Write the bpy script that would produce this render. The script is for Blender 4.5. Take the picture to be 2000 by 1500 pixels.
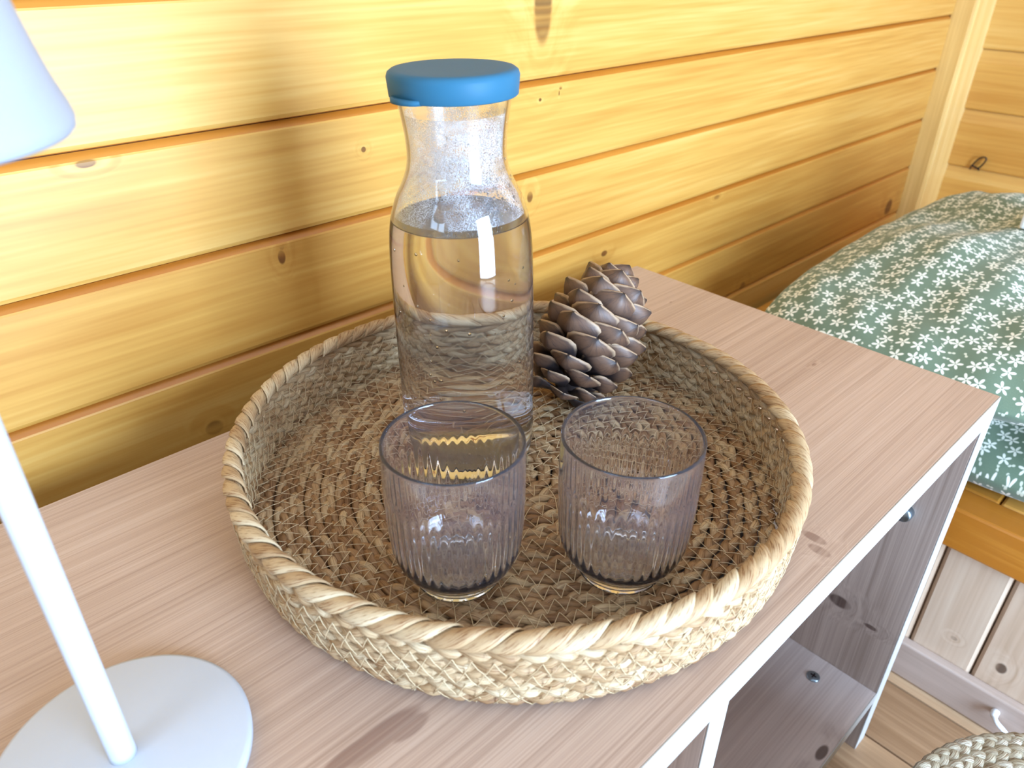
import bpy, math, random
import numpy as np
from mathutils import Matrix, Vector, Euler

random.seed(7)
RNG = np.random.default_rng(7)
PI = math.pi
for o in list(bpy.data.objects):
    bpy.data.objects.remove(o)
SC = bpy.context.scene
COL = SC.collection

# ------------------------------------------------------------------ camera
cam_d = bpy.data.cameras.new('camera')
cam = bpy.data.objects.new('camera', cam_d)
COL.objects.link(cam)
RX = Vector((0.72913781, -0.68433061, 0.00704795))
DN = Vector((-0.34870244, -0.38035607, -0.85658384))
FW = Vector((0.58886727, 0.62211003, -0.51595974))
Mc = Matrix((RX, -DN, -FW)).transposed().to_4x4()
Mc.translation = Vector((0, 0, 0.35))
cam.matrix_world = Mc
cam_d.sensor_width = 36
cam_d.lens = 1469.5 / 2000 * 36
cam_d.clip_start = 0.01
cam_d.dof.use_dof = True
cam_d.dof.focus_distance = 0.54
cam_d.dof.aperture_fstop = 10
SC.camera = cam

# ------------------------------------------------------------------ light
world = bpy.data.worlds.new('world')
SC.world = world
world.use_nodes = True
bg = world.node_tree.nodes['Background']
bg.inputs[0].default_value = (0.72, 0.86, 1.0, 1)
bg.inputs[1].default_value = 1.2
world.cycles.sampling_method = 'NONE'
DOORX0, DOORX1, DOORZ1, YF = -0.10, 0.78, 0.98, -1.6
ld = bpy.data.lights.new('door_daylight', 'AREA')
ld.shape = 'RECTANGLE'
ld.size, ld.size_y = DOORX1 - DOORX0 - .04, 1.43
ld.energy = 112
ld.color = (0.49, 0.70, 1.0)
lo = bpy.data.objects.new('door_daylight', ld)
lo.location = ((DOORX0 + DOORX1) / 2, YF - .03, .245)
lo.rotation_euler = (PI / 2, 0, 0)
COL.objects.link(lo)
WINY0, WINY1, WINZ0, WINZ1 = -.45, .35, .55, 1.40
l2 = bpy.data.lights.new('window_daylight', 'AREA')
l2.shape = 'RECTANGLE'
l2.size, l2.size_y = WINZ1 - WINZ0 - .02, WINY1 - WINY0 - .02
l2.energy = 12
l2.color = (0.49, 0.70, 1.0)
lw = bpy.data.objects.new('window_daylight', l2)
lw.location = (-1.53, (WINY0 + WINY1) / 2, (WINZ0 + WINZ1) / 2)
lw.rotation_euler = (0, -PI / 2, 0)
COL.objects.link(lw)
vs = SC.view_settings
vs.view_transform = 'Standard'
vs.look = 'None'
vs.gamma = 1
vs.use_curve_mapping = False
vs.exposure = 0.38
SC.cycles.max_bounces = 12
SC.cycles.transmission_bounces = 12
SC.cycles.diffuse_bounces = 3
SC.cycles.glossy_bounces = 3
SC.cycles.use_denoising = True
SC.cycles.use_adaptive_sampling = True
SC.cycles.adaptive_threshold = .05
SC.cycles.use_light_tree = False
SC.cycles.sample_clamp_indirect = 60


# ------------------------------------------------------------------ helpers
def lin(r, g, b):
    f = lambda c: (c / 255 / 12.92) if c <= 10 else ((c / 255 + .055) / 1.055) ** 2.4
    return (f(r), f(g), f(b), 1)


class NT:
    def __init__(s, name):
        s.m = bpy.data.materials.new(name)
        s.m.use_nodes = True
        s.t = s.m.node_tree
        s.b = s.t.nodes['Principled BSDF']

    def n(s, typ, **kw):
        x = s.t.nodes.new(typ)
        for k, v in kw.items():
            setattr(x, k, v)
        return x

    def put(s, inp, v):
        if isinstance(v, bpy.types.NodeSocket):
            s.t.links.new(v, inp)
        else:
            inp.default_value = v

    def set(s, **kw):
        for k, v in kw.items():
            s.put(s.b.inputs[k.replace('_', ' ')], v)

    def math(s, op, a, b=0.0, c=None):
        x = s.n('ShaderNodeMath', operation=op)
        s.put(x.inputs[0], a)
        s.put(x.inputs[1], b)
        if c is not None:
            s.put(x.inputs[2], c)
        return x.outputs[0]

    def vmath(s, op, a, b=(0, 0, 0), out=0):
        x = s.n('ShaderNodeVectorMath', operation=op)
        s.put(x.inputs[0], a)
        s.put(x.inputs[1], b)
        return x.outputs[out]

    def length(s, a):
        x = s.n('ShaderNodeVectorMath', operation='LENGTH')
        s.put(x.inputs[0], a)
        return x.outputs['Value']

    def noise(s, vec, scale, detail=4, rough=.55, dist=0.0):
        x = s.n('ShaderNodeTexNoise')
        s.put(x.inputs['Vector'], vec)
        x.inputs['Scale'].default_value = scale
        x.inputs['Detail'].default_value = detail
        x.inputs['Roughness'].default_value = rough
        x.inputs['Distortion'].default_value = dist
        return x.outputs['Fac']

    def ramp(s, fac, stops):
        x = s.n('ShaderNodeValToRGB')
        s.put(x.inputs[0], fac)
        e = x.color_ramp.elements
        while len(e) < len(stops):
            e.new(.5)
        for el, (p, c) in zip(e, stops):
            el.position = p
            el.color = c
        return x.outputs[0]

    def mix(s, fac, a, b, mode='MIX'):
        x = s.n('ShaderNodeMix', data_type='RGBA', blend_type=mode)
        s.put(x.inputs[0], fac)
        s.put(x.inputs[6], a)
        s.put(x.inputs[7], b)
        return x.outputs[2]

    def smooth(s, v, a, b):
        x = s.n('ShaderNodeMapRange', interpolation_type='SMOOTHSTEP')
        s.put(x.inputs[0], v)
        x.inputs[1].default_value = a
        x.inputs[2].default_value = b
        return x.outputs[0]

    def bump(s, h, strength=.2, dist=.001):
        x = s.n('ShaderNodeBump')
        x.inputs['Strength'].default_value = strength
        x.inputs['Distance'].default_value = dist
        s.put(x.inputs['Height'], h)
        s.put(s.b.inputs['Normal'], x.outputs[0])

    def pos(s):
        return s.n('ShaderNodeNewGeometry').outputs['Position']

    def rand(s):
        return s.n('ShaderNodeObjectInfo').outputs['Random']

    def attr(s, name):
        x = s.n('ShaderNodeAttribute', attribute_name=name)
        return x.outputs['Vector']

    def sep(s, v):
        x = s.n('ShaderNodeSeparateXYZ')
        s.put(x.inputs[0], v)
        return x.outputs

    def comb(s, a=0.0, b=0.0, c=0.0):
        x = s.n('ShaderNodeCombineXYZ')
        s.put(x.inputs[0], a)
        s.put(x.inputs[1], b)
        s.put(x.inputs[2], c)
        return x.outputs[0]


def wood(name, axis, cols, rough=.4, coat=.25, knots=(), knot_col=(120, 78, 40), per_obj=.35, grain=1.0, bump=0, wt=(.55, .3, .35), ks=.9):
    """grain runs along `axis` (0,1,2) in world space; knots: (centre xyz, radii xyz)"""
    m = NT(name)
    p = m.pos()
    r = m.rand()
    off = m.vmath('SCALE', (7.3, 3.1, 5.7))
    off.node.inputs['Scale'].default_value = 1
    m.put(off.node.inputs['Scale'], r)
    q = m.vmath('ADD', p, off)
    kmask = None
    warp = lmin = None
    for c, rad in knots:
        d = m.vmath('SUBTRACT', p, c)
        d = m.vmath('DIVIDE', d, rad)
        l = m.length(d)
        lmin = l if lmin is None else m.math('MINIMUM', lmin, l)
    if lmin is not None:
        kmask = m.smooth(lmin, 1.15, .75)
        warp = m.smooth(lmin, 4.5, .5)
    sc = [38 * grain] * 3
    sc[axis] = 1.6
    v = m.vmath('MULTIPLY', q, tuple(sc))
    if warp is not None:
        ww = m.math('MULTIPLY', warp, 1.1)
        v = m.vmath('ADD', v, m.comb(ww, ww, ww))
    g1 = m.noise(v, 1.0, 2, .6, .6)
    sc2 = [230 * grain] * 3
    sc2[axis] = 7
    g2 = m.noise(m.vmath('MULTIPLY', q, tuple(sc2)), 1.0, 1, .5)
    big = m.noise(m.vmath('MULTIPLY', q, tuple([9 if i != axis else 1.2 for i in range(3)])), 1.0, 0)
    f = m.math('ADD', m.math('MULTIPLY', g1, wt[0]), m.math('MULTIPLY', g2, wt[1]))
    f = m.math('ADD', f, m.math('MULTIPLY', m.math('SUBTRACT', big, .5), wt[2]))
    f = m.math('ADD', f, m.math('MULTIPLY', m.math('SUBTRACT', r, .5), per_obj))
    c = m.ramp(f, [(.22, lin(*cols[0])), (.45, lin(*cols[1])), (.68, lin(*cols[2]))])
    if kmask is not None:
        kn = m.mix(g2, lin(*knot_col), lin(*[int(x * .55) for x in knot_col]))
        c = m.mix(m.math('MULTIPLY', m.math('MULTIPLY', kmask, ks), m.smooth(g1, .25, .6)), c, kn)
    m.set(Base_Color=c, Roughness=rough)
    m.b.inputs['Specular IOR Level'].default_value = .5 + coat * .5
    if bump:
        m.bump(g2, bump, .0008)
    return m.m


def plain(name, col, rough=.5, metal=0.0, **kw):
    m = NT(name)
    n = m.noise(m.pos(), 60, 2)
    c = m.mix(m.math('MULTIPLY', n, .12), lin(*col), lin(*[int(x * .8) for x in col]))
    m.set(Base_Color=c, Roughness=rough, Metallic=metal, **kw)
    return m.m


def glass(name, ior, col=(1, 1, 1, 1), sheen=0, hcol=(.8, .8, .9, 1)):
    m = NT(name)
    m.set(Base_Color=col, Roughness=0.0, IOR=ior, Transmission_Weight=1.0)
    if sheen:
        d = m.n('ShaderNodeBsdfDiffuse')  # pale diffuse share painted in to imitate reflected light on glass
        d.inputs[0].default_value = hcol
        mx = m.n('ShaderNodeMixShader')
        mx.inputs[0].default_value = sheen
        m.t.links.new(m.b.outputs[0], mx.inputs[1])
        m.t.links.new(d.outputs[0], mx.inputs[2])
        m.t.links.new(mx.outputs[0], m.t.nodes['Material Output'].inputs[0])
    return m.m


def loc_of(o):
    v = Vector((0, 0, 0))
    while o is not None:
        v += o.location
        o = o.parent
    return v


def mk(name, verts, faces, mat, parent=None, smooth=True, attr=None, uv=None, bevel=0, at=None, mat2=None, idx=()):
    """mesh from WORLD coordinates; origin at parent origin (or `at`)"""
    V = np.asarray(verts, float)
    base = loc_of(parent) if parent else Vector((0, 0, 0))
    org = Vector(at) if at is not None else base
    me = bpy.data.meshes.new(name)
    me.from_pydata((V - np.array(org)).tolist(), [], [tuple(f) for f in faces])
    if smooth:
        me.polygons.foreach_set('use_smooth', [True] * len(me.polygons))
    if attr is not None:
        a = me.attributes.new('tint', 'FLOAT_VECTOR', 'POINT')
        a.data.foreach_set('vector', np.asarray(attr, float).ravel())
    if uv is not None:
        l = me.uv_layers.new(name='UVMap')
        li = np.zeros(len(me.loops), int)
        me.loops.foreach_get('vertex_index', li)
        l.data.foreach_set('uv', np.asarray(uv, float)[li].ravel())
    me.materials.append(mat)
    if mat2:
        me.materials.append(mat2)
        for i in idx:
            me.polygons[i].material_index = 1
    o = bpy.data.objects.new(name, me)
    COL.objects.link(o)
    o.location = org - base
    o.parent = parent
    if bevel:
        b = o.modifiers.new('bevel', 'BEVEL')
        b.width = bevel
        b.segments = 2
        b.limit_method = 'ANGLE'
    me.update()
    return o


def boxv(x0, x1, y0, y1, z0, z1):
    V = [(x, y, z) for x in (x0, x1) for y in (y0, y1) for z in (z0, z1)]
    F = [(0, 1, 3, 2), (4, 6, 7, 5), (0, 4, 5, 1), (2, 3, 7, 6), (0, 2, 6, 4), (1, 5, 7, 3)]
    return V, F


def box(name, b, mat, parent=None, bevel=.001):
    V, F = boxv(*b)
    return mk(name, V, F, mat, parent, smooth=False, bevel=bevel)


def joinv(parts):
    V, F = [], []
    for v, f in parts:
        k = len(V)
        V += list(v)
        F += [tuple(i + k for i in q) for q in f]
    return V, F


def lathe(prof, n, c=(0, 0, 0), mod=None):
    """prof: list of (r,z); r==0 ends become poles. mod(r,z,theta,i)->r"""
    V, F = [], []
    rows = []
    for i, (r, z) in enumerate(prof):
        if r < 1e-7:
            rows.append([len(V)])
            V.append((c[0], c[1], c[2] + z))
        else:
            row = []
            for k in range(n):
                t = 2 * PI * k / n
                rr = mod(r, z, t, i) if mod else r
                row.append(len(V))
                V.append((c[0] + rr * math.cos(t), c[1] + rr * math.sin(t), c[2] + z))
            rows.append(row)
    for a, b in zip(rows[:-1], rows[1:]):
        if len(a) == 1 and len(b) == 1:
            continue
        for k in range(n):
            k2 = (k + 1) % n
            if len(a) == 1:
                F.append((a[0], b[k2], b[k]))
            elif len(b) == 1:
                F.append((a[k], a[k2], b[0]))
            else:
                F.append((a[k], a[k2], b[k2], b[k]))
    return V, F


def spline(pts, per=6):
    """Catmull-Rom through 2-D/3-D points"""
    P = np.array([pts[0]] + list(pts) + [pts[-1]], float)
    out = []
    for i in range(1, len(P) - 2):
        p0, p1, p2, p3 = P[i - 1:i + 3]
        for k in range(per):
            t = k / per
            out.append(.5 * ((2 * p1) + (-p0 + p2) * t + (2 * p0 - 5 * p1 + 4 * p2 - p3) * t * t + (-p0 + 3 * p1 - 3 * p2 + p3) * t ** 3))
    out.append(P[-2])
    return out


def sweep(path, rad, sides=8, up=(0, 0, 1), flat=1.0, cap=True):
    P = [Vector(p) for p in path]
    n = len(P)
    V, F = [], []
    for i, p in enumerate(P):
        t = (P[min(i + 1, n - 1)] - P[max(i - 1, 0)]).normalized()
        s = t.cross(Vector(up))
        if s.length < 1e-4:
            s = t.cross(Vector((1, 0, 0)))
        s.normalize()
        u = s.cross(t)
        r = rad[i] if hasattr(rad, '__len__') else rad
        for k in range(sides):
            a = 2 * PI * k / sides
            V.append(tuple(p + s * (r * math.cos(a)) + u * (r * flat * math.sin(a))))
    for i in range(n - 1):
        for k in range(sides):
            k2 = (k + 1) % sides
            F.append((i * sides + k, i * sides + k2, (i + 1) * sides + k2, (i + 1) * sides + k))
    if cap:
        F.append(tuple(range(sides))[::-1])
        F.append(tuple((n - 1) * sides + k for k in range(sides)))
    return V, F


def thing(name, loc, label, cat, group=None, kind=None):
    o = bpy.data.objects.new(name, None)
    o.location = loc
    o.empty_display_size = .02
    COL.objects.link(o)
    return tag(o, label, cat, group, kind)


def tag(o, label=None, cat=None, group=None, kind=None):
    for k, v in (('label', label), ('category', cat), ('group', group), ('kind', kind)):
        if v:
            o[k] = v
    return o


# ------------------------------------------------------------------ materials
YW = .5836          # face of the back wall
FL = -.49           # floor
pine_cols = [(190, 132, 56), (207, 154, 74), (219, 174, 98)]
wall_knots = [((.2766, YW, .1065), (.0036, .05, .0066)), ((.2781, YW, .1165), (.0026, .05, .004)), ((.5906, YW, .285), (.013, .05, .034)),
              ((.5774, YW, .0975), (.0045, .05, .0065)), ((1.637, YW, -.1422), (.016, .05, .018)), ((1.0835, YW, -.1594), (.008, .05, .008)),
              ((.6202, YW, .2067), (.0022, .05, .0016)), ((.6182, YW, .2018), (.0009, .05, .0026)), ((.369, YW, .1831), (.0026, .05, .0026)),
              ((.7134, YW, -.0039), (.006, .05, .004)), ((.9618, YW, .0184), (.007, .05, .003)), ((.1447, YW, .2100), (.007, .05, .003)),
              ((.5897, YW, .1985), (.0022, .05, .0018)), ((.188, YW, -.031), (.008, .05, .007))]
M_WALL = wood('varnished_pine', 0, pine_cols, .40, -.3, wall_knots, (124, 66, 24), wt=(.45, .45, .32))
M_CHAM = wood('amber_varnish_groove', 0, [(176, 104, 28), (196, 124, 42), (208, 138, 54)], .35, .3)
M_WALLR = wood('varnished_pine_right', 1, pine_cols, .36, .4)
M_POST = wood('pale_pine_post', 2, [(206, 158, 84), (228, 186, 112), (240, 206, 140)], .35, .4)
lam = [(166, 137, 118), (194, 165, 145), (211, 187, 168)]
top_knots = [((.113, .2149, 0), (.026, .007, .05)), ((.099, .2167, 0), (.02, .005, .05)), ((.1275, .209, 0), (.012, .005, .05)),
             ((.4123, .1372, 0), (.004, .009, .05)), ((.4033, .1288, 0), (.004, .008, .05)), ((.6349, .2546, 0), (.0035, .0018, .05)), ((.6487, .4314, 0), (.002, .001, .05))]
M_LAMX = wood('oak_laminate', 0, lam, .42, .1, top_knots, (128, 84, 70), 0.0, 4.5, 0, (.35, .45, .3), .6)
M_LAMZ = wood('oak_laminate_upright', 2, [(156, 134, 120), (188, 166, 152), (210, 190, 176)], .65, .0,
              [((.68, .1807, -.2921), (.05, .013, .008)), ((.68, .143, -.3019), (.05, .008, .003))], (100, 70, 58), 0.0, 3.5)
M_LAMS = wood('oak_laminate_shelf', 0, [(170, 150, 140), (192, 172, 162), (208, 190, 180)], .45, .05,
              [((.5667, .1215, -.386), (.012, .005, .05))], (96, 68, 58), 0.0, 2.0)
M_EDGE = wood('pale_edge_band', 0, [(172, 168, 160), (186, 182, 175), (198, 194, 188)], .5, .05, grain=3)
M_FLOOR = wood('floorboards', 1, [(150, 112, 78), (190, 150, 112), (212, 178, 140)], .45, .1)
M_BENCH = wood('bench_pine', 1, [(190, 116, 32), (216, 146, 54), (232, 170, 84)], .4, .3)
M_BOARD = wood('pale_board', 2, [(190, 158, 128), (212, 182, 154), (228, 204, 178)], .5, .1,
               [((.836, .03, -.40), (.05, .006, .008)), ((.836, .085, -.395), (.05, .004, .003))], (110, 80, 60))
M_SKIRT = wood('skirting_wood', 1, [(176, 152, 136), (196, 172, 156), (210, 190, 176)], .5, .1)
M_ROOM = plain('white_painted_boards', (172, 160, 146), .6)
M_CEIL = plain('white_ceiling_paint', (240, 240, 238), .7)
M_WHITE = plain('white_lacquer', (196, 200, 207), .4)
M_SHADE = plain('white_shade', (160, 166, 177), .55)
M_LID = plain('blue_silicone', (48, 104, 132), .5)
M_LID.node_tree.nodes['Principled BSDF'].inputs['Specular IOR Level'].default_value = .2
M_STEEL = plain('zinc_steel', (150, 165, 175), .3, 1.0)
M_DARK = plain('dark_wire', (48, 38, 40), .4, .6)
M_PLASTIC = plain('white_plastic', (240, 242, 245), .3)
M_GLASS = glass('painted_sheen_glass', 1.45, (.995, .992, 1, 1), .016, (.74, .72, .9, 1))  # lilac share stands in for room light reflected in the sides
M_CARAFE = glass('carafe_glass', 1.47, (.995, .997, 1, 1), .008, (.75, .8, .9, 1))  # weaker painted share of reflected light
M_WATER = glass('water_body', 1.333, (.985, .993, 1, 1))
M_BUBBLE = glass('air_bubble', .75)
M_PAPER = plain('sticker_paper', (225, 235, 230), .6)
M_INK = plain('sticker_ink', (40, 44, 50), .6)


def seagrass(name, c0, c1, c2, lo=.42, hi=.68, dk=(150, 112, 78)):
    m = NT(name)
    a = m.attr('tint')
    s = m.sep(a)
    v = m.comb(m.math('MULTIPLY', s[1], 1.5), m.math('MULTIPLY', s[2], 22.0), m.math('MULTIPLY', s[0], 37.0))
    f = m.noise(v, 1.0, 3, .6)
    base = m.ramp(s[0], [(0.0, lin(*c0)), (.5, lin(*c1)), (1.0, lin(*c2))])
    c = m.mix(m.smooth(f, lo, hi), base, m.mix(1.0, base, lin(*dk), 'MULTIPLY'))
    m.set(Base_Color=c, Roughness=.55)
    m.b.inputs['Specular IOR Level'].default_value = .35
    m.bump(f, .6, .0006)
    return m.m


M_GRASS = seagrass('seagrass', (138, 100, 66), (172, 134, 94), (204, 176, 136), .46, .72, (160, 124, 92))
M_GRASSRIM = seagrass('seagrass_rim', (176, 142, 102), (196, 166, 126), (212, 190, 154), .47, .7, (168, 128, 92))
M_JUTE = seagrass('jute', (176, 160, 132), (202, 190, 164), (222, 214, 194))
M_THREAD = plain('stitch_thread', (208, 182, 142), .6)


def cone_mat():
    m = NT('pine_cone_scale')
    s = m.sep(m.attr('tint'))      # x: 0 inner..1 outer side ; y: length ; z: across
    oi = m.rand()
    f = m.noise(m.comb(m.math('MULTIPLY', s[1], 3.0), m.math('MULTIPLY', s[2], 9.0), m.math('MULTIPLY', oi, 31.0)), 1.0, 4, .65)
    c = m.ramp(s[1], [(0.0, lin(30, 25, 26)), (.55, lin(50, 41, 41)), (.68, lin(92, 67, 52)), (.88, lin(108, 78, 58)), (1.0, lin(40, 31, 30))])
    edge = m.smooth(m.math('ABSOLUTE', s[2]), .86, 1.0)
    c = m.mix(m.math('MULTIPLY', edge, m.smooth(s[1], .35, .6)), c, lin(176, 146, 116))
    c = m.mix(m.smooth(f, .45, .75), c, lin(66, 48, 42))
    m.set(Base_Color=c, Roughness=.5)
    m.bump(f, .4, .0005)
    return m.m


M_CONE = cone_mat()
M_CORE = plain('cone_core', (52, 38, 34), .8)


def fabric():
    m = NT('sage_floral_cotton')
    uvn = m.n('ShaderNodeUVMap')
    uv = uvn.outputs[0]

    def flowers(scale, size, petals, width, seed):
        v = m.vmath('MULTIPLY', m.vmath('ADD', uv, (seed, seed * .37, 0)), (scale, scale, 0))
        x = m.n('ShaderNodeTexVoronoi', voronoi_dimensions='2D')
        x.inputs['Scale'].default_value = 1
        x.inputs['Randomness'].default_value = .62
        m.put(x.inputs['Vector'], v)
        d = m.sep(m.vmath('SUBTRACT', v, x.outputs['Position']))
        rnd = m.sep(x.outputs['Color'])
        ang = m.math('ADD', m.math('ARCTAN2', d[1], d[0]), m.math('MULTIPLY', rnd[0], 6.28))
        r = m.length(m.comb(d[0], d[1], 0.0))
        w = m.math('ABSOLUTE', m.math('COSINE', m.math('MULTIPLY', ang, petals / 2)))
        rr = m.math('MULTIPLY', m.math('POWER', w, width), size)
        mask = m.smooth(m.math('SUBTRACT', rr, r), -.02, .03)
        return mask, r, rnd

    a, ra, rn = flowers(56, .42, 5, 1.3, 3.1)
    dot = m.smooth(ra, .055, .03)
    b, rb, rn2 = flowers(72, .26, 2, 1.9, 9.7)
    b = m.math('MULTIPLY', b, m.smooth(ra, .42, .5))
    f2 = m.noise(uv, 900, 2)
    base = m.mix(f2, lin(112, 130, 104), lin(96, 114, 92))
    c = m.mix(m.math('MULTIPLY', b, .85), base, lin(226, 226, 204))
    c = m.mix(m.math('MULTIPLY', a, .95), c, lin(240, 238, 222))
    c = m.mix(dot, c, lin(110, 124, 96))
    m.set(Base_Color=c, Roughness=.85, Sheen_Weight=.15)
    m.bump(m.noise(uv, 700, 2), .15, .0005)
    return m.m


M_FABRIC = fabric()


def fog():
    m = NT('condensation_film')
    t = m.t
    p = m.pos()
    f = m.noise(p, 1400, 2, .7)
    big = m.noise(p, 45, 2)
    a = m.math('MULTIPLY', m.smooth(f, .38, .62), m.smooth(big, .32, .58))
    a = m.math('ADD', m.math('MULTIPLY', a, .7), .12)
    m.set(Base_Color=lin(236, 240, 246), Roughness=.6, Alpha=a)
    return m.m


M_FOG = fog()

# ------------------------------------------------------------------ room
XL, XRW, ZC = -1.5, 1.80, 1.66


def plank_x(name, x0, x1, z0, z1, y, mat, parent):
    """horizontal board with rounded lower lip and wide upper chamfer, face towards -y"""
    g = .0006
    pr = [(y + .014, z0 + g), (y + .004, z0 + g), (y + .0012, z0 + .0018), (y, z0 + .005), (y, z1 - .0070), (y + .0008, z1 - .0056),
          (y + .0062, z1 - g), (y + .014, z1 - g)]
    n = len(pr)
    V = [(x0, a, b) for a, b in pr] + [(x1, a, b) for a, b in pr]
    F = [(i, i + 1, n + i + 1, n + i) for i in range(n - 1)] + [(n - 1, 0, n, 2 * n - 1)]
    F += [tuple(range(n))[::-1], tuple(range(n, 2 * n))]
    return mk(name, V, F, mat, parent, smooth=False, at=((x0 + x1) / 2, y, (z0 + z1) / 2), mat2=M_CHAM, idx=(5, 6, 0, 1))


wb = bpy.data.objects.new('wall_back', None)
COL.objects.link(wb)
tag(wb, kind='structure')
joints = [-.49, -.452, -.356, -.260, -.164, -.068, .0285, .1244, .2178, .3125]
while joints[-1] < ZC - .05:
    joints.append(joints[-1] + .095)
for a, b in zip(joints[:-1], joints[1:]):
    plank_x('plank', XL, 1.735, a, b, YW, M_WALL, wb)
box('backing', (XL, XRW + .02, YW + .013, YW + .05, FL, ZC), M_ROOM, wb, 0)

wr = bpy.data.objects.new('wall_right', None)
COL.objects.link(wr)
tag(wr, kind='structure')


def plank_y(name, y0, y1, z0, z1, x, mat, parent):
    g = .0006
    pr = [(x + .014, z0 + g), (x + .004, z0 + g), (x + .0012, z0 + .0018), (x, z0 + .005), (x, z1 - .026), (x + .0015, z1 - .022),
          (x + .0065, z1 - g), (x + .014, z1 - g)]
    n = len(pr)
    V = [(a, y0, b) for a, b in pr] + [(a, y1, b) for a, b in pr]
    F = [(i, n + i, n + i + 1, i + 1) for i in range(n - 1)] + [(n - 1, 2 * n - 1, n, 0)]
    F += [tuple(range(n)), tuple(range(n, 2 * n))[::-1]]
    return mk(name, V, F, mat, parent, smooth=False, at=(x, (y0 + y1) / 2, (z0 + z1) / 2))


jr = [FL, -.417, -.302, -.188, -.0735, .0405, .1545, .268]
while jr[-1] < ZC - .05:
    jr.append(jr[-1] + .114)
for a, b in zip(jr[:-1], jr[1:]):
    plank_y('plank', YF, YW + .01, a, b, XRW, M_WALLR, wr)
box('backing', (XRW + .013, XRW + .05, YF, YW + .05, FL, ZC), M_ROOM, wr, 0)

tr = bpy.data.objects.new('trim_1', None)
COL.objects.link(tr)
tag(tr, 'pale wooden corner post between the two plank walls', kind='structure')
box('post', (1.706, 1.812, .546, YW + .005, FL, ZC), M_POST, tr, .003)
box('cover_strip', (1.697, 1.7065, .549, YW + .004, FL, ZC), M_POST, tr, .002)

V, F = joinv([boxv(XL - .05, XL, YF, WINY0, FL, ZC), boxv(XL - .05, XL, WINY1, YW + .05, FL, ZC),
              boxv(XL - .05, XL, WINY0, WINY1, FL, WINZ0), boxv(XL - .05, XL, WINY0, WINY1, WINZ1, ZC)])
wl = mk('wall_left', V, F, M_ROOM, None, False)
tag(wl, kind='structure')
ce = box('ceiling', (XL - .05, XRW + .05, YF - .1, YW + .05, ZC, ZC + .05), M_CEIL, None, 0)
tag(ce, kind='structure')
V, F = joinv([boxv(XL, DOORX0, YF - .05, YF, FL, ZC), boxv(DOORX1, XRW + .02, YF - .05, YF, FL, ZC),
              boxv(DOORX0, DOORX1, YF - .05, YF, DOORZ1, ZC)])
tag(mk('wall_front', V, F, M_ROOM, None, False), kind='structure')

fl = bpy.data.objects.new('floor', None)
COL.objects.link(fl)
tag(fl, kind='structure')
x = XL
xs = []
k = .7091
while k > XL:
    k -= .098
xs = [k]
while xs[-1] < XRW:
    xs.append(xs[-1] + .098)
for a, b in zip(xs[:-1], xs[1:]):
    o = box('floorboard', (a + .0012, b - .0012, YF - .04, YW + .02, FL - .03, FL), M_FLOOR, fl, .0015)
box('subfloor', (XL - .05, XRW + .05, YF - .05, YW + .05, FL - .06, FL - .012), M_DARK, fl, 0)

# ------------------------------------------------------------------ cabinet
CX0, CX1, CY0, CY1 = -.165, .704, .1135, .5236
SH = -.386
cab = thing('open_cabinet', ((CX0 + CX1) / 2, (CY0 + CY1) / 2, FL), 'low open cube shelf in greyish oak laminate carrying the woven tray', 'cabinet')
e = .0012
box('top_panel', (CX0, CX1, CY0 + e, CY1, -.026, 0), M_LAMX, cab, .0006)
box('side_panel', (.680, CX1 - .001, CY0 + e, CY1, FL, -.0262), M_LAMZ, cab, .0006)
box('side_panel', (CX0 + .001, CX0 + .022, CY0 + e, CY1, FL, -.0262), M_LAMZ, cab, .0006)
box('divider', (.2615, .2805, CY0 + e, CY1 - .01, SH, -.0262), M_LAMZ, cab, .0006)
box('bottom_shelf', (CX0 + .022, .6798, CY0 + e, CY1 - .01, SH - .016, SH), M_LAMS, cab, .0006)
box('back_panel', (CX0 + .022, .6798, CY1 - .009, CY1 - .003, SH - .016, -.0262), M_LAMZ, cab, 0)
box('edge_band', (CX0, CX1, CY0, CY0 + e, -.026, 0), M_EDGE, cab, .0004)
box('edge_band', (.680, CX1 - .001, CY0, CY0 + e, FL, -.0262), M_EDGE, cab, .0004)
box('edge_band', (CX0 + .001, CX0 + .022, CY0, CY0 + e, FL, -.0262), M_EDGE, cab, .0004)
box('edge_band', (.2615, .2805, CY0, CY0 + e, SH, -.0262), M_EDGE, cab, .0004)
box('edge_band', (CX0 + .022, .6798, CY0, CY0 + e, SH - .016, SH), M_EDGE, cab, .0004)
# shelf peg on the side panel
V, F = lathe([(0, 0), (.0075, 0), (.0085, .0015), (.0085, .009), (.007, .0115), (0, .012)], 20)
V = [(.6802 - z, .1489 + x, -.139 + y) for x, y, z in V]
mk('shelf_peg', V, [f[::-1] for f in F], M_STEEL, cab)
# cross-head screw in the shelf
sx, sy = .6476, .1741
V, F = lathe([(.0075, .0), (.0075, .0012), (.0066, .002), (.004, .0024), (0, .0025)], 24, (sx, sy, SH))
sc = mk('screw', V, F, M_STEEL, cab)
V, F = joinv([boxv(sx - .0034, sx + .0034, sy - .0008, sy + .0008, SH + .0023, SH + .0029), boxv(sx - .0008, sx + .0008, sy - .0034, sy + .0034, SH + .0023, SH + .0029)])
mk('screw_slot', V, F, M_DARK, sc, False)

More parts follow.
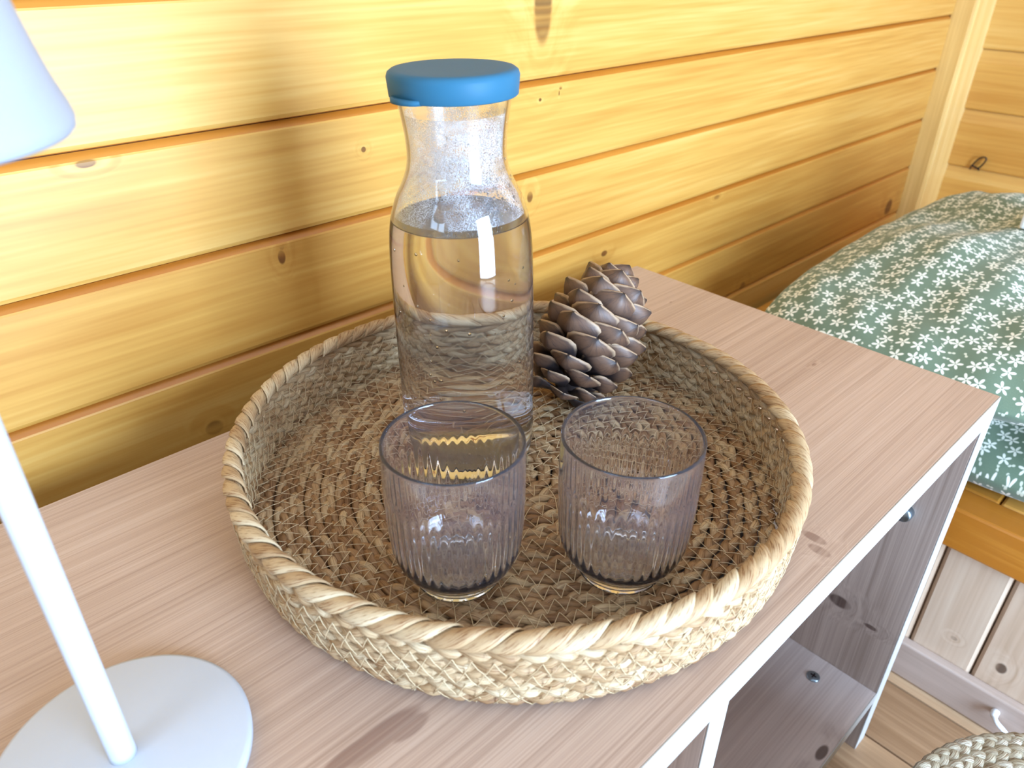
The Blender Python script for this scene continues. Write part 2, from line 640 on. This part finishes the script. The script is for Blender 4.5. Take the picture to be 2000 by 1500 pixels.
# ------------------------------------------------------------------ braid helpers
def braid_ring(R, z, period, a, b, hw, ht, c=(0, 0, 0), vertical=0.0, strands=3, seg=16, sides=8, phase=0.0, wob=.0004):
    """closed 3-strand plait of radius R; `vertical` 0 = lies flat, 1 = stands as a wall row"""
    n = max(3, round(2 * PI * R / period))
    N = n * seg
    Vs, Fs, As = [], [], []
    th = np.arange(N) / N * 2 * PI
    jit = np.interp(th, np.linspace(0, 2 * PI, 24), np.r_[(w := RNG.normal(0, wob, 23)), w[0]])
    for s in range(strands):
        ph = n * th + 2 * PI * s / strands + phase
        lat = a * np.sin(ph) + jit
        hei = b * np.sin(2 * ph)
        dl = a * np.cos(ph) * n / R        # d lat / d arc
        cr, sr = np.cos(th), np.sin(th)
        ca, sa = math.cos(vertical * PI / 2), math.sin(vertical * PI / 2)
        # lateral axis = radial*ca + up*sa ; height axis = up*ca - radial*sa
        rr = R + lat * ca - hei * sa
        zz = z + lat * sa + hei * ca
        cen = np.stack([rr * cr, rr * sr, zz], 1)
        rad = np.stack([cr, sr, 0 * th], 1)
        up = np.array([0, 0, 1.0])[None]
        tan = np.stack([-sr, cr, 0 * th], 1)
        L = rad * ca + up * sa
        Hh = up * ca - rad * sa
        T = tan + L * dl[:, None]
        T /= np.linalg.norm(T, axis=1)[:, None]
        S = np.cross(Hh, T)
        S /= np.linalg.norm(S, axis=1)[:, None]
        U = np.cross(T, S)
        off = len(Vs) * N * sides
        ring = []
        for k in range(sides):
            an = 2 * PI * k / sides
            ring.append(cen + S * (hw * math.cos(an)) + U * (ht * math.sin(an)))
        P = np.stack(ring, 1).reshape(-1, 3)
        Vs.append(P)
        i = np.arange(N)
        for k in range(sides):
            k2 = (k + 1) % sides
            Fs.append(np.stack([i * sides + k, i * sides + k2, ((i + 1) % N) * sides + k2, ((i + 1) % N) * sides + k], 1) + off)
        cell = np.floor(ph / PI).astype(int)
        tab = RNG.random(cell.max() + 2)
        tint = np.repeat(np.clip(tab[cell], 0, 1), sides)
        u = np.repeat((ph / PI), sides)
        v = np.tile(np.abs(np.arange(sides) / sides - .5) * 2, N)
        As.append(np.stack([tint, u, v], 1))
    V = np.concatenate(Vs) + np.array(c)
    return V, np.concatenate(Fs).tolist(), np.concatenate(As)


def thread(V, F, p0, p1, lift, r=.00027, sides=4):
    p0, p1 = Vector(p0), Vector(p1)
    mid = (p0 + p1) / 2 + Vector(lift)
    v, f = sweep([p0, mid, p1], r, sides, cap=False)
    k = len(V)
    V.extend(v)
    F.extend([tuple(i + k for i in q) for q in f])


# ------------------------------------------------------------------ woven tray
TX, TY = .3063, .3180
tray = thing('woven_tray', (TX, TY, 0), 'round woven seagrass tray with low sides on the oak cabinet', 'tray')
PITCH = .0105
ZB = .0056
rings = [(.0032, .0066, 0.0)]
R = .0105
while R < .181:
    rings.append((R, ZB, 0.0))
    R += PITCH
rings.append((.1882, ZB + .0012, .5))
for k in range(4):
    rings.append((.1902 + .0008 * k, .0128 + .0098 * k, 1.0))
for i, (R, z, vert) in enumerate(rings):
    V, F, A = braid_ring(R, z, .044, .0028, .0018, .0029, .0026, (TX, TY, 0), vert, phase=i * 1.3, seg=14, wob=.0003)
    mk('braided_coil', V, F, M_GRASSRIM if vert == 1 else M_GRASS, tray, True, A)  # wall rows get the paler grass to imitate daylight on them
# stitching between neighbouring coils
V, F = [], []
for (R0, z0, v0), (R1, z1, v1) in zip(rings[:-1], rings[1:]):
    n = max(6, round(2 * PI * (R0 + R1) / 2 / .0108))
    for side in ((1,) if v0 + v1 < .4 else (1, -1)):
        for k in range(n):
            t0 = 2 * PI * (k + random.uniform(-.12, .12)) / n
            t1 = 2 * PI * (k + .5 + random.uniform(-.12, .12)) / n
            h = .0042

            def pt(R, z, v, t):
                ca, sa = math.cos(v * PI / 2), math.sin(v * PI / 2)
                rr = R - h * sa * side
                zz = z + h * ca * (1 if v < .4 else side if v < .9 else 0)
                return (TX + rr * math.cos(t), TY + rr * math.sin(t), zz)
            t2 = 2 * PI * (k + 1) / n
            vm = (v0 + v1) / 2
            lf = (-math.cos(t0) * .0006 * side * vm, -math.sin(t0) * .0006 * side * vm, .0006 * (1 - vm))
            thread(V, F, pt(R0, z0, v0, t0), pt(R1, z1, v1, t1), lf)
            if side == 1 or random.random() < .8:
                thread(V, F, pt(R1, z1, v1, t1), pt(R0, z0, v0, t2), lf)
o = mk('stitching', V, F, M_THREAD, tray)
o['kind'] = 'stuff'
# wrapped rim
RR, RZ = .1912, .0520
prof = [(RR + .0048 * math.cos(a), RZ + .0042 * math.sin(a)) for a in np.linspace(0, 2 * PI, 15)]
V, F = lathe(prof, 160, (TX, TY, 0))
n = len(V)
A = np.stack([np.full(n, .35), np.arange(n) % 160 / 4.0, np.arange(n) // 160 / 14], 1)
mk('rim_core', V, F, M_GRASSRIM, tray, True, A)
variants = []
for q in range(5):
    span = random.uniform(.150, .185)
    nu, nv = 14, 5
    V, F, A = [], [], []
    tw = random.uniform(-.12, .12)
    rnd = (q + .5) / 5
    for top in (1, 0):
        for i in range(nu):
            u = i / (nu - 1)
            w = (.0068 + .0006 * q / 4) * (math.sin(PI * min(1, max(0, .06 + .88 * u))) ** .55)
            for j in range(nv):
                v = j / (nv - 1) * 2 - 1
                # path winds from the inner flank over the crest to the outer flank
                ang = PI * (-.22 + 1.36 * u) + tw
                along = span * RR * (u - .5) * 1.0
                lift = .0046 + .0015 * max(0, math.cos(v * PI / 2)) ** .6 * math.sin(PI * u) ** .5 + .0017 * v + (.0006 if top else -.0004)
                # width runs mostly along the rim, skewed
                al = along + v * w * .66
                an = ang - v * w * 120
                th = al / RR
                rr = RR + lift * math.cos(an)
                zz = RZ + lift * .92 * math.sin(an)
                V.append((rr * math.cos(th), rr * math.sin(th), zz))
                A.append((rnd, u * 3, j / (nv - 1)))
    off = nu * nv
    for i in range(nu - 1):
        for j in range(nv - 1):
            a = i * nv + j
            F.append((a, a + 1, a + nv + 1, a + nv))
            F.append((off + a, off + a + nv, off + a + nv + 1, off + a + 1))
    for i in range(nu - 1):
        for j in (0, nv - 1):
            a = i * nv + j
            F.append((a, a + nv, off + a + nv, off + a) if j == 0 else (a, off + a, off + a + nv, a + nv))
    o = mk('rim_strand', [(x + TX, y + TY, z) for x, y, z in V], F, M_GRASSRIM, tray, True, A)
    variants.append(o)
NR = 76
for k in range(NR):
    q = k % 5 if k < 5 else random.randrange(5)
    if k < 5:
        o = variants[k]
    else:
        o = variants[q].copy()
        COL.objects.link(o)
        o.parent = tray
    o.rotation_euler = (0, 0, 2 * PI * (k + random.uniform(-.1, .1)) / NR)

# ------------------------------------------------------------------ carafe
CZ = .0098
CAX, CAY = .3006, .3657
car = thing('water_carafe', (CAX, CAY, CZ), 'tall clear glass carafe of water with blue lid on the tray', 'carafe')
outer = [(.012, .0415), (.0135, .0445), (.018, .0468), (.03, .0478), (.06, .0481), (.10, .0480), (.14, .0478), (.165, .0474), (.18, .0466), (.19, .0454),
         (.199, .0434), (.209, .0398), (.218, .0352), (.2265, .0320), (.235, .0309), (.245, .0313), (.255, .0325), (.264, .0340), (.2705, .0352)]
pts = spline([(r, z - .012 + CZ) for z, r in outer], 4)
TH = .0022
inner = []
for i, p in enumerate(pts):
    a = pts[max(0, i - 1)]
    b = pts[min(len(pts) - 1, i + 1)]
    d = np.array(b) - np.array(a)
    d /= np.linalg.norm(d)
    q = (p[0] - TH * d[1], p[1] + TH * d[0])
    if q[1] > CZ + .0105:
        inner.append(q)
prof = [(0, CZ + .003), (.020, CZ + .0024), (.034, CZ + .0008), (.039, CZ)] + [tuple(p) for p in pts]
prof += [(pts[-1][0] - .0006, pts[-1][1] + .0011), (pts[-1][0] - .0016, pts[-1][1] + .0009)]
prof += [tuple(p) for p in inner[::-1]]
zi = CZ + .0085
prof += [(.0405, zi + .0004), (.036, zi - .0006), (.024, zi + .0008), (.010, zi + .002), (0, zi + .0022)]
V, F = lathe(prof, 128, (CAX, CAY, 0))
mk('glass_body', V, F, M_CARAFE, car)
# lid
LZ = .2672
V, F = lathe([(0, LZ + .0142), (.026, LZ + .0142), (.0335, LZ + .0144), (.0368, LZ + .0141), (.0386, LZ + .0128), (.0394, LZ + .0105), (.0386, LZ), (.0380, LZ - .0006), (.0370, LZ),
              (.0370, LZ + .007), (.0368, LZ + .0104), (0, LZ + .0108)], 96, (CAX, CAY, 0))
lid = mk('lid', V, [f[::-1] for f in F], M_LID, car)
tag(lid, 'blue silicone cap')
V, F = [], []
a0 = math.radians(182)
nt = 11
top = []
for zz in (LZ + .0022, LZ - .0004):
    for i in range(nt):
        t = i / (nt - 1) * 2 - 1
        a = a0 + t * .36
        V.append((CAX + .0372 * math.cos(a), CAY + .0372 * math.sin(a), zz))
        r = .0376 + .0052 * (1 - t * t) ** .6
        V.append((CAX + r * math.cos(a), CAY + r * math.sin(a), zz - .0004))
m2 = nt * 2
for i in range(nt - 1):
    a = i * 2
    F += [(a, a + 1, a + 3, a + 2), (m2 + a, m2 + a + 2, m2 + a + 3, m2 + a + 1), (a + 1, m2 + a + 1, m2 + a + 3, a + 3), (a, a + 2, m2 + a + 2, m2 + a)]
mk('pull_tab', V, F, M_LID, lid)
# water
WZ = .1925
wp = [p for p in inner if p[1] < WZ]
EPS = .00025
prof = [(0, zi + .0019), (.010, zi + .0017), (.024, zi + .0005), (.036, zi - .0009), (.0407, zi + .0001)] + [(p[0] + EPS, p[1]) for p in wp]
rw = np.interp(WZ, [p[1] for p in inner], [p[0] for p in inner])
prof += [(rw + EPS, WZ), (rw - .0008, WZ - .0006), (rw - .0025, WZ - .0010), (0, WZ - .0010)]
V, F = lathe(prof, 128, (CAX, CAY, 0))
wat = mk('water', V, F, M_WATER, None, at=(CAX, CAY, CZ + .009))
tag(wat, 'clear still water filling two thirds of the glass carafe', 'water', kind='stuff')

ICO_V = []
g = (1 + 5 ** .5) / 2
for a, b in ((1, g), (-1, g), (1, -g), (-1, -g)):
    ICO_V += [(0, a, b), (a, b, 0), (b, 0, a)]
ICO_V = np.array(ICO_V) / math.sqrt(1 + g * g)


def hull_faces(P):
    fs = []
    n = len(P)
    d = min(np.linalg.norm(P[i] - P[0]) for i in range(1, n)) * 1.1
    for i in range(n):
        for j in range(i + 1, n):
            for k in range(j + 1, n):
                if max(np.linalg.norm(P[i] - P[j]), np.linalg.norm(P[j] - P[k]), np.linalg.norm(P[i] - P[k])) < d:
                    nrm = np.cross(P[j] - P[i], P[k] - P[i])
                    fs.append((i, j, k) if nrm @ P[i] > 0 else (i, k, j))
    return fs


ICO_F = hull_faces(ICO_V)


def ico2():
    V = [tuple(p) for p in ICO_V]
    F = []
    cache = {}

    def mid(a, b):
        k = (min(a, b), max(a, b))
        if k not in cache:
            m = np.array(V[a]) + np.array(V[b])
            V.append(tuple(m / np.linalg.norm(m)))
            cache[k] = len(V) - 1
        return cache[k]
    for a, b, c in ICO_F:
        x, y, z = mid(a, b), mid(b, c), mid(c, a)
        F += [(a, x, z), (x, b, y), (z, y, c), (x, y, z)]
    return np.array(V), F


I2V, I2F = ico2()
# condensation inside the neck
ir = np.array([p[0] for p in inner])
iz = np.array([p[1] for p in inner])
V, F = [], []
for k in range(1500):
    z = min(.252, max(.1935, random.triangular(.192, .256, .205)))
    back = random.random() < .6
    a = math.radians(random.gauss(50, 34) if back else random.gauss(262, 26))
    r = np.interp(z, iz, ir)
    s = random.uniform(.00022, .00055) if random.random() < .93 else random.uniform(.0007, .0013)
    c = np.array([CAX + (r - s * .2) * math.cos(a), CAY + (r - s * .2) * math.sin(a), z])
    kk = len(V)
    V += (ICO_V * np.array([s, s, s * random.uniform(1, 1.4)]) + c).tolist()
    F += [tuple(i + kk for i in f) for f in ICO_F]
o = mk('condensation_droplets', V, F, M_WATER, car)
o['kind'] = 'stuff'
prof = [(p[0] - .0003, p[1]) for p in inner if WZ + .0015 < p[1] < .2585]
V, F = lathe(prof, 96, (CAX, CAY, 0))
mk('condensation_film', V, F, M_FOG, car)
V, F = [], []
for k in range(70):
    z = random.uniform(.02, .182)
    a = math.radians(random.uniform(150, 320))
    r = np.interp(z, iz, ir) - .0012
    s = random.uniform(.00055, .0011)
    c = np.array([CAX + r * math.cos(a), CAY + r * math.sin(a), z])
    kk = len(V)
    V += (I2V * s + c).tolist()
    F += [tuple(i + kk for i in f) for f in I2F]
o = mk('air_bubbles', V, F, M_BUBBLE, car)
o['kind'] = 'stuff'
# sticker under the base
V, F = lathe([(0, CZ + .0001), (.019, CZ + .0001), (.019, CZ + .0004), (0, CZ + .0004)], 40, (CAX, CAY, 0))
stk = mk('base_sticker', V, F, M_PAPER, car, False)
bits = []
for row in range(3):
    xx = -.012
    while xx < .011:
        w = random.uniform(.0008, .0022)
        bits.append(boxv(CAX + xx, CAX + xx + w, CAY - .005 + row * .0045, CAY - .0034 + row * .0045, CZ + .00041, CZ + .0005))
        xx += w + .0008
V, F = joinv(bits)
mk('sticker_print', V, F, M_INK, stk, False)

TILT = Matrix.Rotation(-.017, 4, Vector((.64, .77, 0)))
for o in (car, wat):
    o.rotation_euler = TILT.to_euler()
    o.location.x += .0012
    o.location.y -= .0010

# ------------------------------------------------------------------ ribbed tumblers
def tumbler(loc, label, rot):
    H = .0985
    out = [(.0262, 0), (.0268, .0012), (.0270, .0045), (.0302, .0090), (.0352, .0160), (.0386, .026), (.0401, .040), (.0406, .055), (.0408, .070), (.0407, .085), (.0405, H)]
    po = spline(out, 5)
    TH = .0017
    pin = []
    for i, p in enumerate(po):
        a, b = np.array(po[max(0, i - 1)]), np.array(po[min(len(po) - 1, i + 1)])
        d = (b - a) / np.linalg.norm(b - a)
        t = TH + .0018 * max(0, 1 - p[1] / .03)
        q = (p[0] - t * d[1], p[1] + t * d[0])
        if q[1] > .0125:
            pin.append(q)
    prof = [(0, .0022), (.014, .0019), (.022, .0006), (.0245, 0)] + [tuple(p) for p in po]
    n_out = len(prof)
    prof += [(po[-1][0] - .0002, H + .0007), (po[-1][0] - .0008, H + .0011), (po[-1][0] - .0014, H + .0007)] + [tuple(p) for p in pin[::-1]]
    prof += [(pin[0][0] - .004, pin[0][1] - .0016), (.016, pin[0][1] - .0026), (0, pin[0][1] - .0026)]
    NR = 44

    def mod(r, z, t, i):
        if i < n_out and .011 < z < .074:
            f = min(1, (z - .011) / .020, (.074 - z) / .010)
            return r - .00042 * f * (.5 - .5 * math.cos(NR * t))
        if i > n_out + 3 and .02 < z < .072:
            f = min(1, (z - .02) / .01, (.072 - z) / .010)
            return r + .00012 * f * (.5 - .5 * math.cos(NR * t))
        return r
    V, F = lathe(prof, NR * 8, loc, mod)
    o = mk('glass_tumbler', V, F, M_GLASS, None, at=loc)
    o.rotation_euler = (0, 0, rot)
    return tag(o, label, 'glass', 'ribbed tumblers on the tray')


GZ = .0100
tumbler((.2100, .2690, GZ), 'empty ribbed glass tumbler standing directly in front of the carafe', .05)
tumbler((.2880, .2050, GZ), 'empty ribbed glass tumbler in front of the pine cone, right of the other', .02)

# ------------------------------------------------------------------ pine cone
P0 = Vector((.3850, .3470, .0290))
P1 = Vector((.4600, .3610, .1060))
cone = thing('pine_cone', (P0.x, P0.y, .0095), 'large open brown pine cone lying against the back of the tray', 'pine cone')
ax = (P1 - P0).normalized()
e1 = ax.cross(Vector((0, 1, 0))).normalized()
e2 = ax.cross(e1)
LEN = (P1 - P0).length
V, F = sweep([P0 + ax * (LEN * t) for t in np.linspace(-.02, .97, 10)], [.006, .011, .0125, .0125, .012, .011, .0095, .008, .006, .003], 10)
mk('core', V, F, M_CORE, cone)


def scale_mesh():
    nu, nv = 9, 7
    V, A, F = [], [], []
    W = [.16, .22, .30, .40, .49, .52, .45, .27, .03]
    T = [.03, .04, .05, .07, .11, .17, .19, .13, .03]
    for side in (0, 1):
        for i in range(nu):
            u = i / (nu - 1)
            for j in range(nv):
                v = j / (nv - 1) * 2 - 1
                cx = u
                cy = W[i] * v
                curl = .10 * u * u - .10 * max(0, u - .75)
                dome = T[i] * (1 - abs(v) ** 1.4)
                cup = .10 * v * v * (W[i] / .5)
                if side == 0:      # inner, slightly hollow
                    z = curl + cup + .015
                else:              # outer, ridged apophysis
                    z = curl + cup - dome - .01
                V.append((cx, cy, z))
                A.append((side, u, v))
    off = nu * nv
    for i in range(nu - 1):
        for j in range(nv - 1):
            a = i * nv + j
            F.append((a, a + nv, a + nv + 1, a + 1))
            F.append((off + a, off + a + 1, off + a + nv + 1, off + a + nv))
        for j, s in ((0, 1), (nv - 1, -1)):
            a = i * nv + j
            q = (a, off + a, off + a + nv, a + nv)
            F.append(q if s > 0 else q[::-1])
    for i in (0, nu - 1):
        for j in range(nv - 1):
            a = i * nv + j
            q = (a, a + 1, off + a + 1, off + a)
            F.append(q if i == 0 else q[::-1])
    me = bpy.data.meshes.new('scale')
    me.from_pydata(V, [], F)
    me.polygons.foreach_set('use_smooth', [True] * len(me.polygons))
    at = me.attributes.new('tint', 'FLOAT_VECTOR', 'POINT')
    at.data.foreach_set('vector', np.array(A, float).ravel())
    me.materials.append(M_CONE)
    return me


SM = scale_mesh()
NS = 64
for k in range(NS):
    t = (k + .5) / NS
    s = t ** 1.05
    phi = k * 2.39996 + .6
    rad = e1 * math.cos(phi) + e2 * math.sin(phi)
    op = math.radians(np.interp(s, [0, .15, .5, .8, 1], [95, 78, 64, 52, 30]) + random.uniform(-5, 5))
    size = np.interp(s, [0, .15, .4, .75, 1], [.022, .034, .042, .041, .030]) * random.uniform(.94, 1.06)
    root = P0 + ax * (LEN * (-.02 + .86 * s)) + rad * np.interp(s, [0, .4, 1], [.006, .008, .002])
    d = ax * math.cos(op) + rad * math.sin(op)
    w = ax.cross(rad)
    nrm = d.cross(w)
    if nrm.dot(ax) < 0:
        nrm = -nrm
    w = nrm.cross(d)
    M = Matrix((d, w, nrm)).transposed().to_4x4()
    M = M @ Matrix.Diagonal((size, size * np.interp(s, [0, .5, 1], [1.0, .96, .9]), size, 1))
    M.translation = root - cone.location
    o = bpy.data.objects.new('scale', SM)
    COL.objects.link(o)
    o.parent = cone
    o.matrix_basis = M

# ------------------------------------------------------------------ table lamp
LX, LY = .0148, .2870
lamp = thing('table_lamp', (LX, LY, 0), 'white table lamp with slim stem and round base near the camera', 'lamp')
V, F = lathe([(0, .0002), (.0585, .0002), (.0592, .001), (.0594, .0062), (.0588, .0072), (.057, .0078), (0, .0080)], 96, (LX, LY, 0))
mk('base', V, F, M_WHITE, lamp)
V, F = lathe([(0, .0078), (.0064, .0078), (.0062, .012), (.0060, .30), (.0060, .345), (0, .346)], 32, (LX, LY, 0))
mk('stem', V, F, M_WHITE, lamp)
V, F = lathe([(.0522, .3000), (.0530, .2972), (.0542, .2960), (.0553, .2972), (.0557, .3000), (.0549, .3035), (.0523, .3110), (.0500, .3200), (.0478, .3300), (.0390, .3705),
              (.0372, .3745), (.0335, .3765), (.0280, .3772), (0, .3775), (0, .3752), (.0330, .3742), (.0360, .3705), (.0455, .3300), (.0500, .311), (.0522, .3000)], 96, (LX, LY, 0))
mk('shade', V, F, M_SHADE, lamp)

# ------------------------------------------------------------------ bench
BX, BY0, BZ = .836, -.012, -.21
bench = thing('bench', (1.31, .28, FL), 'low wooden bench with orange varnished seat and pale boarded end', 'bench')
for k in range(5):
    a = BY0 - .004 + k * .1185
    box('seat_plank', (BX + .0345, XRW - .002, a, min(a + .117, YW - .002), BZ - .055, BZ), M_BENCH, bench, .003)
box('seat_edge', (BX - .012, BX + .034, BY0 - .004, YW - .002, BZ - .055, BZ + .0003), M_BENCH, bench, .003)
ys = [BY0, .0554, .1292, .203, .277, .351, .425, .499, .572]
for a, b in zip(ys[:-1], ys[1:]):
    box('end_board', (BX, BX + .016, a + .0006, b - .0006, FL, BZ - .0552), M_BOARD, bench, .0045)
xs = np.linspace(BX + .017, XRW - .004, 14)
for a, b in zip(xs[:-1], xs[1:]):
    box('front_board', (a + .0006, b - .0006, BY0, BY0 + .016, FL, BZ - .0552), M_BOARD, bench, .0045)
box('skirting', (BX - .014, BX - .0002, BY0 - .010, YW - .003, FL + .002, FL + .058), M_SKIRT, bench, .002)

# ------------------------------------------------------------------ cushions
def cushion(name, c, hx, hy, zb, zt, rot, label, seed, ex=.55, px=2.4, cut=.05):
    rg = random.Random(seed)
    n = 72
    V, UV, F = [], [], []
    ph = [rg.uniform(0, 6.28) for _ in range(8)]
    cr, sr = math.cos(rot), math.sin(rot)
    for side in (1, -1):
        for i in range(n + 1):
            for j in range(n + 1):
                u = math.sin((i / n - .5) * PI)
                v = math.sin((j / n - .5) * PI)
                pin = 1 - cut * (abs(u) * abs(v)) ** 2
                x = hx * u * pin * (1 - .04 * (1 - v * v))
                y = hy * v * pin * (1 - .04 * (1 - u * u))
                f = max(0, 1 - abs(u) ** px) ** ex * max(0, 1 - abs(v) ** px) ** ex
                zm = zb + (zt - zb) * .40
                w = .006 * (math.sin(7 * u + 3 * v + ph[0]) + math.sin(4 * v - 9 * u + ph[1])) + .0035 * math.sin(17 * v + 5 * u + ph[2])
                rim = 1 - f
                w += .005 * rim * math.sin(22 * (u - v) + ph[3])
                z = zm + ((zt - zm) * f + w * f if side > 0 else -(zm - zb) * min(1, f * 1.6))
                V.append((c[0] + x * cr - y * sr, c[1] + x * sr + y * cr, z))
                UV.append((.5 + x + (0 if side > 0 else 3), .5 + y))
    m = (n + 1) ** 2
    for i in range(n):
        for j in range(n):
            a = i * (n + 1) + j
            F.append((a, a + n + 1, a + n + 2, a + 1))
            F.append((m + a, m + a + 1, m + a + n + 2, m + a + n + 1))
    o = mk(name, V, F, M_FABRIC, None, True, None, UV, at=(c[0], c[1], zb))
    wd = o.modifiers.new('weld', 'WELD')
    wd.merge_threshold = .0003
    return tag(o, label, 'cushion')


cushion('seat_cushion', (1.17, .262), .338, .262, BZ + .001, -.118, .02, 'lower sage floral cushion lying flat on the wooden bench', 5, px=4)
cushion('floral_pillow', (1.1505, .2227), .400, .2197, -.100, .0162, .0153, 'plump sage green pillow with white flower print atop another cushion', 11, .60, 2.2, .162)

# white box at the frame edge, on the pillow
V, F = boxv(1.147, 1.232, .155, .240, .0168, .048)
wbx = thing('white_box', (1.19, .19, .006), 'small white box resting on the floral pillow', 'box')
mk('box_body', V, F, M_PLASTIC, wbx, False, bevel=.004)
box('box_lid', (1.145, 1.234, .153, .242, .0482, .056), M_PLASTIC, wbx, .003)

# ------------------------------------------------------------------ wire loop on the right wall
pth = [(-.004, .4985, -.0735), (-.006, .4975, -.068), (-.008, .489, -.052), (-.008, .482, -.0455), (-.008, .4755, -.0445), (-.008, .473, -.049),
       (-.008, .477, -.060), (-.007, .4835, -.068), (-.006, .492, -.0665), (-.006, .4985, -.0655)]
pth = [(XRW + a, b, c) for a, b, c in spline(pth, 5)]
V, F = sweep(pth, .0016, 8, (1, 0, 0))
hk = mk('wire_loop', V, F, M_DARK, None, at=(XRW, .487, -.06))
V, F = sweep([(XRW + .002, .4835, -.0735), (XRW - .007, .4835, -.068)], .002, 8)
mk('screw_shank', V, F, M_DARK, hk)
tag(hk, 'small dark wire loop on the right plank wall', 'hook')

# ------------------------------------------------------------------ white hook on the skirting
hx = BX - .014
pth = spline([(hx, .0150, -.452), (hx - .006, .0148, -.453), (hx - .012, .010, -.455), (hx - .013, .002, -.459), (hx - .012, -.006, -.464), (hx - .009, -.009, -.462)], 6)
V, F = sweep(pth, [.0045] * 8 + [.003] * (len(pth) - 8), 10)
wh = mk('skirting_hook', V, F, M_PLASTIC, None, at=(hx, .01, -.456))
tag(wh, 'small white bent hook on the bench skirting board', 'hook')

# ------------------------------------------------------------------ jute pouf
PX, PY, PZ, PR = .452, -.122, -.200, .150
pouf = thing('woven_pouf', (PX, PY, FL), 'round pale woven pouf on the floor at the lower right corner', 'pouf')
prf = []
for k in range(13):
    prf.append((.012 + .0118 * k, -.004 + .004 * (1 - (k / 12) ** 3), 0.0))
prf += [(PR + .003, -.0075, .5)]
for k in range(21):
    b = math.sin((k + .5) / 21 * PI) * .012
    prf.append((PR + .004 + b, -.0185 - k * .0128, 1.0))
for i, (R, z, v) in enumerate(prf):
    V, F, A = braid_ring(R, PZ + z - .006, .034, .0036, .0016, .0042, .0026, (PX, PY, 0), v, phase=i * 1.7, seg=10, sides=6)
    mk('jute_coil', V, F, M_JUTE, pouf, True, A)
V, F = lathe([(0, FL + .001), (PR - .004, FL + .001), (PR + .004, FL + .14), (PR - .003, PZ - .022), (PR - .012, PZ - .013), (0, PZ - .011)], 48, (PX, PY, 0))
mk('filling', V, F, M_THREAD, pouf)
